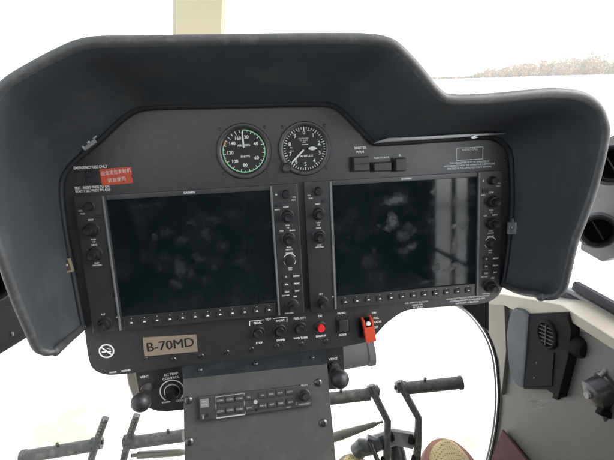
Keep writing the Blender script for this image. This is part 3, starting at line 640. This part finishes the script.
# ================================================================== VENT CONTROL PLATES BELOW THE PANEL
def ball(parent, cx, cy, px, py, zb=-12):
    s0 = P(cx, cy, zb + 2); s1 = P(px, py, 38)
    k = part('pull_knob', MB().tube([s0, s0.lerp(s1, .8)], 4.2, 20), 'steel', parent)
    part('collar', MB().tube([s0, s0.lerp(s1, .28)], [8.5, 7.8], 24), 'arm', k)
    d = (s1 - s0).normalized(); rot = Vector((0, 0, 1)).rotation_difference(d).to_matrix().to_4x4()
    prof = [(5, -13)] + [(13.2 * math.cos(a), 13.2 * math.sin(a)) for a in [R(x) for x in range(-62, 90, 8)]] + [(0, 13.2)]
    part('ball', MB().lathe(prof, 36, Matrix.Translation(s1) @ rot), 'knob', k)
v = thing('vent_control', 'black air conditioning control plate with round knob and ball pull, left of the pedestal', 'control plate')
out = [P(*q, -12) for q in ((135, 368), (136.5, 380), (139, 394), (143, 403), (149, 408.5), (157, 411), (167, 411.6), (192, 409), (192, 360))]
part('plate', MB().prism([q[:2] for q in out], -15, -12, .8), 'panel', v)
ball(v, 146.8, 388.5, 141, 402)
p = P(172.4, 391, -12)
k_ = part('temperature_knob', MB().lathe([(10.5, 0), (10.5, 2), (9.5, 3), (8.5, 3), (8, 14), (7, 15.5), (0, 15)], 36, knurl=.04), 'knob', v, p)
part('knob_skirt', MB().lathe([(11.6, .2), (11.6, 1.6), (10.6, 2.1)], 36, caps=False), 'silver', k_)
t = MB().ring(16.2, 18, -140, 140, -11.7, 50, (p.x, p.y))
for s, x, y, sz in (('VENT', 144.4, 376.9, 5), ('AC TEMP', 171, 374.3, 5), ('CONTROL', 171, 378.2, 5), ('WARM', 166.2, 402.3, 4), ('COLD', 180, 400.6, 4)):
    q = P(x, y, -11.7); t.text(s, q.x, q.y, sz, -11.7, 3, .03)
part('lettering', t, 'white', v)
v2 = thing('vent_control', 'small black vent plate with ball pull, right of the pedestal', 'control plate')
out = [P(*q, -10) for q in ((318, 346), (343, 343), (344.5, 366), (344, 385), (336, 389), (318, 391))]
part('plate', MB().prism([q[:2] for q in out], -14, -10, .8), 'panel', v2)
ball(v2, 334, 367.5, 339.8, 379.2, -10)
q = P(333.2, 359, -9.7); part('lettering', MB().text('VENT', q.x, q.y, 5.4, -9.7, 3, .03), 'white', v2)
part('screw', SCREW, parent=v2, loc=P(324, 354, -10))
# pale ducts behind
c0, c1 = P(338, 353, -70), P(371, 347, -70)
solid('air_duct', 'pale grey duct stub behind the small vent plate under the panel', 'duct', MB().tube([c0, c0.lerp(c1, .8), c0.lerp(c1, .82), c1], [28, 28, 30, 30], 32), 'duct', group='pale ducts under the panel')
c0, c1 = P(127, 372, -60), P(137, 397, -60)
solid('support_strut', 'slim cream strut behind the left edge of the air conditioning plate', 'strut', MB().bar([P(131, 368, -60), P(133, 382, -60), P(138, 396, -60)], 14, 10, (1, 0, 0)), 'cream')

# ================================================================== RUDDER PEDALS
XA = Vector((1, 0, 0))
def pedal(label, g0, g1, D, arm, rg=13., stub=.45, flange=True):
    a, b_ = K(*g0, D), K(*g1, D); pv = thing('rudder_pedal', label, 'pedal', a, group='pedals under the panel')
    rel = lambda v: Vector(v) - a
    gd = (b_ - a).normalized()
    rr = [(0, rg * .8), (0.001, rg * 1.12), (.05, rg * 1.12), (.055, rg), (.97, rg), (.975, rg * 1.1), (1, rg * 1.1)] if flange else [(0, rg), (1, rg)]
    part('grip', MB().tube([rel(a.lerp(b_, t)) for t, _ in rr], [r for _, r in rr], 24), 'grip', pv)
    st = a.lerp(b_, stub) + Vector((0, rg - 1, 2))
    part('stud', MB().tube([rel(st), rel(st + Vector((0, 9, 3)))], [2.6, 3.2], 12), 'arm', pv)
    pts = [K(*q) for q in arm]
    mb = MB().bar([rel(p) for p in pts], 14, 15, XA)
    ar = part('arm', mb, 'arm', pv)
    holes = MB()
    for i in range(6):
        p = rel(pts[0].lerp(pts[1], .08 + .13 * i)) + Vector((0, 3, 6)); holes.lathe([(2.2, 0), (2.2, 4), (0, 4)], 10, Matrix.Translation(p))
    part('adjusting_peg', holes, 'rod', ar)
    j = b_ if (pts[0] - b_).length < 1e9 else a
    return pv, rel
def hub(pv, rel, p, r=15, l=22):
    part('hub', MB().tube([rel(p - XA * l / 2), rel(p + XA * l / 2)], r, 24), 'arm', pv)
    part('bolt', MB().tube([rel(p - XA * (l / 2 + 4)), rel(p + XA * (l / 2 + 4))], 5, 6), 'steel', pv)
D0 = 940
pv, rel = pedal('worn black rudder pedal at the lower left corner, tubular grip reaching left', (22, 457), (94, 445), D0, [(105.5, 418, D0 - 8), (97, 441, D0 - 6), (88, 470, D0)], stub=.52); hub(pv, rel, K(97, 443, D0), 13, 20)
pv, rel = pedal('worn rudder pedal with its grip running behind the pedestal from the left', (184, 435.5), (128, 443), D0, [(136.8, 415, D0 - 8), (129, 438, D0 - 6), (121, 470, D0)], stub=.26, flange=False); hub(pv, rel, K(129, 441, D0), 14, 20)
pv, rel = pedal('rudder pedal with bare grip coming out from behind the right side of the pedestal', (318, 400), (370, 394), D0, [(371, 385, D0 - 6), (375, 396, D0 - 8), (387.5, 421, D0 - 4), (387, 440, D0), (385.5, 470, D0 + 5)], stub=.44, flange=False); hub(pv, rel, K(373, 391, D0), 12, 22)
pv, rel = pedal('rightmost rudder pedal with black ribbed grip pointing right', (462, 382.5), (404, 388.5), D0, [(399, 381, D0 - 6), (403.5, 391, D0 - 8), (418.5, 418, D0 - 4), (418, 440, D0), (416, 470, D0 + 5)], stub=.65); hub(pv, rel, K(401, 387, D0), 12, 22)
rod = lambda lab, p, q, r0, r1: solid('control_rod', lab, 'rod', MB().tube([p, p.lerp(q, .12), p.lerp(q, .3), p.lerp(q, .88), p.lerp(q, .9), q], [r0 * .6, r0, r0, r1, r1 * .5, r1 * .5], 18), 'rod', group='control rods between the pedals')
rod('tapered olive control rod running from the pedestal to the right pedal arm', K(322, 441, D0), K(383, 421.5, D0), 10, 5)
rod('thin olive control rod behind the left pedals, low beside the pedestal', K(186, 452, D0 + 20), K(131, 455.5, D0 + 10), 8, 8)
lk = thing('pedal_linkage', 'cluster of dark cranks and bolts between the two right pedal arms', 'linkage', K(395, 445, D0 + 30))
r_ = lambda v: v - K(395, 445, D0 + 30)
part('bracket', MB().bar([r_(K(376, 443, 970)), r_(K(394, 437, 960)), r_(K(412, 440, 970))], 20, 34, (0, .5, 1)), 'duct', lk)
part('crank', MB().tube([r_(K(357, 452, 960)), r_(K(362, 447, 955)), r_(K(372, 447, 950)), r_(K(381, 442, 950))], [18, 19, 16, 13], 20), 'arm', lk)
part('link', MB().tube([r_(K(370, 440, 935)), r_(K(378, 462, 935))], 5, 12).tube([r_(K(367, 438, 936)), r_(K(374, 440, 936))], 8, 14), 'steel', lk)
part('cylinder', MB().tube([r_(K(396, 444, 965)), r_(K(397, 452, 965)), r_(K(399, 470, 965))], [13, 18, 20], 22), 'arm', lk)
for q in ((391, 433), (411, 436), (371, 440), (414, 456), (383, 458)): part('bolt', MB().tube([r_(K(*q, 938)), r_(K(q[0] + .3, q[1] + 6, 945))], [5, 8], 8), 'black', lk)

# ================================================================== SHOES
def shoe(label, toe, D, sole, yaw, w=52.):
    t0 = K(*toe, D)
    o = thing('shoe', label, 'shoe', t0, Matrix.Rotation(R(38), 4, 'X') @ Matrix.Rotation(R(yaw), 4, 'Y'), group='shoes on the floor behind the pedals')
    def loft(sc, y0, hs, dome):
        b = bmesh.new(); rings = []; n = 22
        for i in range(22):
            s = (i / 21) ** 1.9; z = 285 * s; q = 1 - min(1, (s + .002) / .3)
            hw = w * sc * (1 - q ** 2.3) ** .5 * (1 - .22 * max(0, s - .4)); h = hs * (.55 + .45 * min(1, s * 5)) + (45 * max(0, s - .35) if dome else 0)
            if s > .93: hw *= .8
            ring = []
            for k in range(n):
                a = math.pi * k / (n - 1); e = math.sin(a) ** .6 if dome else (1 if 0 < k < n - 1 else 0)
                ring.append(b.verts.new((hw * math.cos(a), y0 + h * e, z - (w * (sc - 1)))))
            rings.append(ring)
        for X, Y in zip(rings, rings[1:]):
            for k in range(n - 1): b.faces.new((X[k], X[k + 1], Y[k + 1], Y[k]))
            b.faces.new((X[0], Y[0], Y[-1], X[-1]))
        b.faces.new(rings[0]); b.faces.new(rings[-1]); bmesh.ops.recalc_face_normals(b, faces=b.faces[:]); return MB().add(b)
    part('upper', loft(.9, -40, 50, True), 'shoe', o); part('sole', loft(1.06, -62, 40, False), sole, o)
shoe('tan perforated shoe toe with brown rim below the right pedal', (447, 434), 940, 'sole', -6, 56)
shoe('shoe toe with grey rim peeking out beside the pedestal foot', (350, 450), 955, 'rimgrey', 4, 46)

# ================================================================== RIGHT SIDE CONSOLE
X0 = 420.
sc = thing('side_console', 'dark grey side wall at right with a round air vent pocket under a cream ledge', 'side console', (X0, -330, -60))
org = Vector((X0, -330, -60))
ROTS = Matrix(((0, 0, -1, 0), (0, 1, 0, 0), (1, 0, 0, 0), (0, 0, 0, 1)))    # local (a, b, h): a = z, b = y, h = inboard
def S(px, py, h=0.): q = SX(px, py, X0 - h); return (q.z - org.z, q.y - org.y)
def side(pts, h0, h1, bev=0., hp=None):
    return MB().prism([S(*q, h1 if hp is None else hp) for q in pts], h0, h1, bev, ROTS)
wall = [(505, 299), (614, 345), (660, 372), (660, 520), (478, 520), (491, 458), (497, 430), (499.5, 405), (499.5, 385), (497.5, 362), (491, 343), (485, 332), (487, 306)]
part('wall', side(wall, -14, 0, 1), 'side', sc)
part('ledge', MB().prism([S(486, 304), S(508, 305), S(526, 314), S(564, 314), S(614, 346), S(680, 385), S(680, 374), S(614, 334), S(566, 304), S(508, 294), S(486, 293)], -40, 10, 3, ROTS), 'cream', sc, label='cream ledge along the top')
part('pillar', side([(486, 305), (504, 302), (505.5, 335), (506, 352), (503, 380), (501.5, 395), (500, 378), (499, 362), (494, 345), (488, 332)], .4, 9, 2), 'tan', sc, label='tan corner pillar')
part('cheek', side([(505.5, 333), (508, 318), (513, 308), (520, 310), (528, 316), (527, 335), (525, 360), (523, 388), (519, 387.5), (514.5, 384), (510.5, 378), (508, 366), (506.5, 350)], .4, 20, 6), 'hood', sc)
poc = [(526, 314), (566, 312), (571, 330), (568, 358), (558, 398), (546, 389.5), (523, 389)]
part('pocket', side(poc, .4, 16, 2), 'black', sc, label='black pocket panel')
def onside(px, py, h): a = S(px, py, h); return ROTS @ Vector((a[0], a[1], h))
c = onside(548.6, 334.5, 16); RZ = Matrix.Translation(c) @ ROTS
vt = part('air_vent', MB().lathe([(24, 0), (24, 4), (22, 6), (20, 6), (18.5, 2), (0, 2)], 40, RZ), 'black', sc)
vn = MB()
for k in range(-2, 3): vn.box(-18, 18, k * 6.5 - 1, k * 6.5 + 1, 2, 5, .3, RZ @ Matrix.Rotation(R(8), 4, 'Z'))
vn.box(-1, 1, -18, 18, 2, 6, .3, RZ)
part('vane', vn, 'rubber', vt)
cp = [S(*q, 18) for q in ((528.5, 353.5), (554, 352.5), (551.5, 386), (523.5, 386.5))]
cv = part('cover_plate', MB().prism(cp, 16, 18, .5, ROTS), 'black', sc)
sf = MB()
for p, q in (((501, 400.5), (592, 401.5)), ((520, 398), (556, 404)), ((528, 404), (550, 409)), ((515, 402), (575, 398)), ((530, 410), (552, 406))): a_, b_ = Vector(S(*p)), Vector(S(*q)); n_ = Vector((-(b_ - a_).y, (b_ - a_).x)).normalized() * .5; sf.prism([a_, (a_ + b_) / 2 + n_, b_, (a_ + b_) / 2 - n_], .1, .5, 0, ROTS)
part('scuff', sf, 'duct', sc)
for q in ((537, 363), (534.5, 378)): part('screw', SCREWS, parent=cv, loc=onside(*q, 18), rot=Euler((0, R(-90), 0)))
q0, q1 = onside(566, 338, 2), onside(588, 351, -2)
part('duct', MB().tube([q0, q0.lerp(q1, .3), q0.lerp(q1, .8), q0.lerp(q1, .95), q1], [16, 18, 17, 13, 4], 28), 'black', sc)
part('seam_strip', side([(552, 398), (557, 400), (568, 359), (565, 357)], .4, 6, .5), 'black', sc)
sc.matrix_world = MW @ Matrix.Translation(org * .001)
# rubber seals of the door aperture above the ledge
dr = thing('door_sill', 'black and grey rubber sealed door sill strips beyond the cream ledge', 'door sill')
for (p, q, w_, m_) in (((558, 291), (640, 339), 16, 'rubber'), ((568, 289), (640, 330), 6, 'duct'), ((576, 286), (640, 322), 16, 'rubber')):
    a, c = SX(*p, X0 + 46), SX(*q, X0 + 46); part('seal', MB().bar([a, a.lerp(c, .5), c], w_, 14, (0, 1, 0)), m_, dr)
# maroon floor trim
mp = [SX(503, 430, X0 - 8), SX(532, 466, X0 - 8), SX(520, 490, X0 - 8), SX(490, 470, X0 - 8), SX(493, 457, X0 - 8)]
solid('carpet_flap', 'dark maroon fabric flap at the foot of the right side wall', 'carpet', MB().prism([(q.z, q.y) for q in mp], -8, -3, 1, Matrix(((0, 0, 1, X0 - 2), (0, 1, 0, 0), (1, 0, 0, 0), (0, 0, 0, 1)))), 'maroon')
# chin window frame
def curve(pts, X): return smooth([SX(*q, X) for q in pts], 4)
cw = thing('chin_window_frame', 'thin curved rubber and metal frame edging the bright chin window at right', 'window frame')
base = [(455, 303), (470, 312), (484, 329), (492, 345), (496.5, 362), (498.6, 385), (498.6, 405), (496, 430), (490, 458), (478, 500)]
part('rubber_seal', MB().tube(curve(base, X0 - 4), 3.0, 12), 'rubber', cw)
part('metal_strip', MB().tube(curve([(x - 3.0, y + .6) for x, y in base], X0 - 2), 2.2, 10), 'duct', cw)
# dark web under the panel corner
solid('corner_gusset', 'black triangular gusset under the lower right corner of the panel', 'gusset', MB().prism([P(*q, -60)[:2] for q in ((455, 300), (489, 298), (489, 331), (483, 327), (473, 315))], -66, -60, 1), 'black')

# ================================================================== RIGHT AIR OUTLETS
def outlet(px, py, X, r, aim, label):
    c = SX(px, py, X); d = Vector(aim).normalized(); rot = Vector((0, 0, 1)).rotation_difference(d).to_matrix().to_4x4()
    o = thing('air_outlet', label, 'air outlet', c, rot, group='round air outlets at the sides')
    part('nozzle', MB().lathe([(r * .95, -70), (r * .95, -14), (r * 1.12, -8), (r * 1.12, 6), (r * 1.02, 9), (r * .9, 8), (r * .84, -4), (r * .8, -34), (0, -36)], 40), 'black', o)
    part('collar', MB().lathe([(r * 1.3, -24), (r * 1.3, -17), (r * 1.16, -13), (r * .96, -13)], 40, caps=False), 'bracket', o)
    part('flap', MB().box(-r * .05, r * .05, -r * .72, r * .72, -24, -14, .6, Matrix.Rotation(R(28), 4, 'Z')), 'lever', o)
outlet(598.5, 231.5, 470, 23, (-.62, .1, .8), 'large round black air outlet beside the right rim of the hood')
outlet(612, 164, 480, 25, (-.62, .1, .8), 'round black air outlet cut by the right picture edge, upper of two')
mp = [SX(*q, 505) for q in ((579, 250), (583, 205), (596, 180), (602, 140), (640, 120), (640, 250), (600, 262))]
solid('outlet_bracket', 'grey moulded bracket that carries the two right air outlets', 'bracket', MB().prism([(q.z, q.y) for q in mp], 0, 14, 4, Matrix(((0, 0, -1, 520), (0, 1, 0, 0), (1, 0, 0, 0), (0, 0, 0, 1)))), 'bracket')
# ================================================================== LEFT DOOR POST WITH OUTLET
lp = thing('door_post', 'dark curved door post behind the left wing of the hood', 'door post')
XL = -500
ML = Matrix(((0, 0, 1, XL), (0, 1, 0, 0), (1, 0, 0, 0), (0, 0, 0, 1)))
q = [SX(*z, XL) for z in ((-60, 250), (4, 262), (30, 310), (40, 330), (24, 340), (-60, 392))]
part('frame', MB().prism([(v.z, v.y) for v in q], -14, 0, 3, ML), 'black', lp)
q = [SX(*z, XL + 8) for z in ((-40, 306), (22, 306), (32, 328), (23, 332), (-40, 368))]
part('pad', MB().prism([(v.z, v.y) for v in q], 1, 9, 3, ML), 'black', lp)
part('rivet', MB().lathe([(4, 0), (3, 2), (0, 2.4)], 14, ML), 'steel', lp, SX(12, 334, XL + 10) - Vector((XL, 0, 0)))
outlet(-8, 284, -470, 24, (.5, .1, .85), 'round black air outlet at the left picture edge')

# ================================================================== CONTROL GRIP AT RIGHT EDGE
cg = thing('control_lever', 'grey metal lever head poking in at the lower right edge', 'lever', K(606, 390, 640))
r_ = lambda v: v - K(606, 390, 640)
part('head', MB().tube([r_(K(588.5, 397, 640)), r_(K(591, 396, 640)), r_(K(592, 395.5, 640)), r_(K(606, 389, 640)), r_(K(606.3, 389, 640)), r_(K(611, 387, 640)), r_(K(625, 381, 640))], [9, 17, 21, 22, 25, 25, 22], 32), 'lever', cg)
part('bolt', MB().tube([r_(K(586, 395.5, 636)), r_(K(590, 394.5, 637))], [5, 6.5], 8), 'strip', cg)
part('shaft', MB().tube([r_(K(603, 402, 640)), r_(K(609, 418, 645)), r_(K(618, 450, 655))], [12, 9, 9], 20), 'steel', cg)
part('tab', MB().prism([(0, 0), (16, -10), (14, -20), (-6, -10)], 0, 8, 1.5), 'black', cg, r_(K(599, 405, 632)))
part('upper_arc', MB().tube([r_(K(600, 376, 636)), r_(K(606, 370, 636)), r_(K(616, 366, 636))], [3, 4, 4], 14), 'strip', cg)

# ================================================================== WINDSHIELD POST AND CABIN BEHIND THE CAMERA
c0, c1 = K(199, 60, 1150), K(201, -60, 1050)
solid('windshield_post', 'pale cream post of the windshield standing above the hood', 'post', MB().bar([K(196, 260, 1200), c0, c1, K(203, -200, 900)], 128, 40, XA), 'post')
cb = thing('unseen_cabin_shell', 'unseen cabin roof, rear wall and seats, openings shaped for light and reflections', 'cabin')  # unseen cabin; its openings are shaped to steer light and reflections
part('roof', MB().box(-520, 520, 560, 580, 520, 1500, 2).box(-520, -420, 560, 580, 150, 518, 2).box(420, 520, 560, 580, 150, 518, 2).box(-60, 60, 560, 580, 150, 518, 2), 'liner', cb)
part('rear_wall', MB().box(-520, 520, -680, 60, 1500, 1520, 2), 'liner', cb)
for sx in (-1, 1):
    part('side_wall', MB().box(min(sx * 520, sx * 540), max(sx * 520, sx * 540), -680, 0, 800 if sx > 0 else 650, 1496, 2), 'seat', cb)
    part('unseen_door_pillar', MB().box(min(sx * 520, sx * 540), max(sx * 520, sx * 540), 4, 556, 1240, 1330, 4), 'liner', cb)
part('door_post', MB().box(-540, -520, -680, 0, 330, 645, 2), 'seat', cb)  # unseen dark panel added to keep the left screen's reflection dark
part('door_post', MB().box(520, 540, -680, 40, 470, 552, 2), 'seat', cb)  # unseen dark panel added to bound the right screen's reflected strip
part('reflection_rail', MB().box(522, 536, -600, 40, 646, 655, 3).box(522, 536, -300, -291, 555, 644, 3).box(522, 536, -300, -291, 657, 798, 3), 'seat', cb)  # unseen bars added to break up the bright strip mirrored in the screen
part('floor', MB().box(-515, 515, -700, -684, -150, 1496, 2), 'seat', cb)
for cx in (-270, 270):
    s = part('seat', MB().box(cx - 210, cx + 210, -480, -370, 640, 1120, 40), 'seat', cb)
    part('seat_back', MB().box(cx - 200, cx + 200, -360, 330, 1090, 1200, 45), 'seat', s)
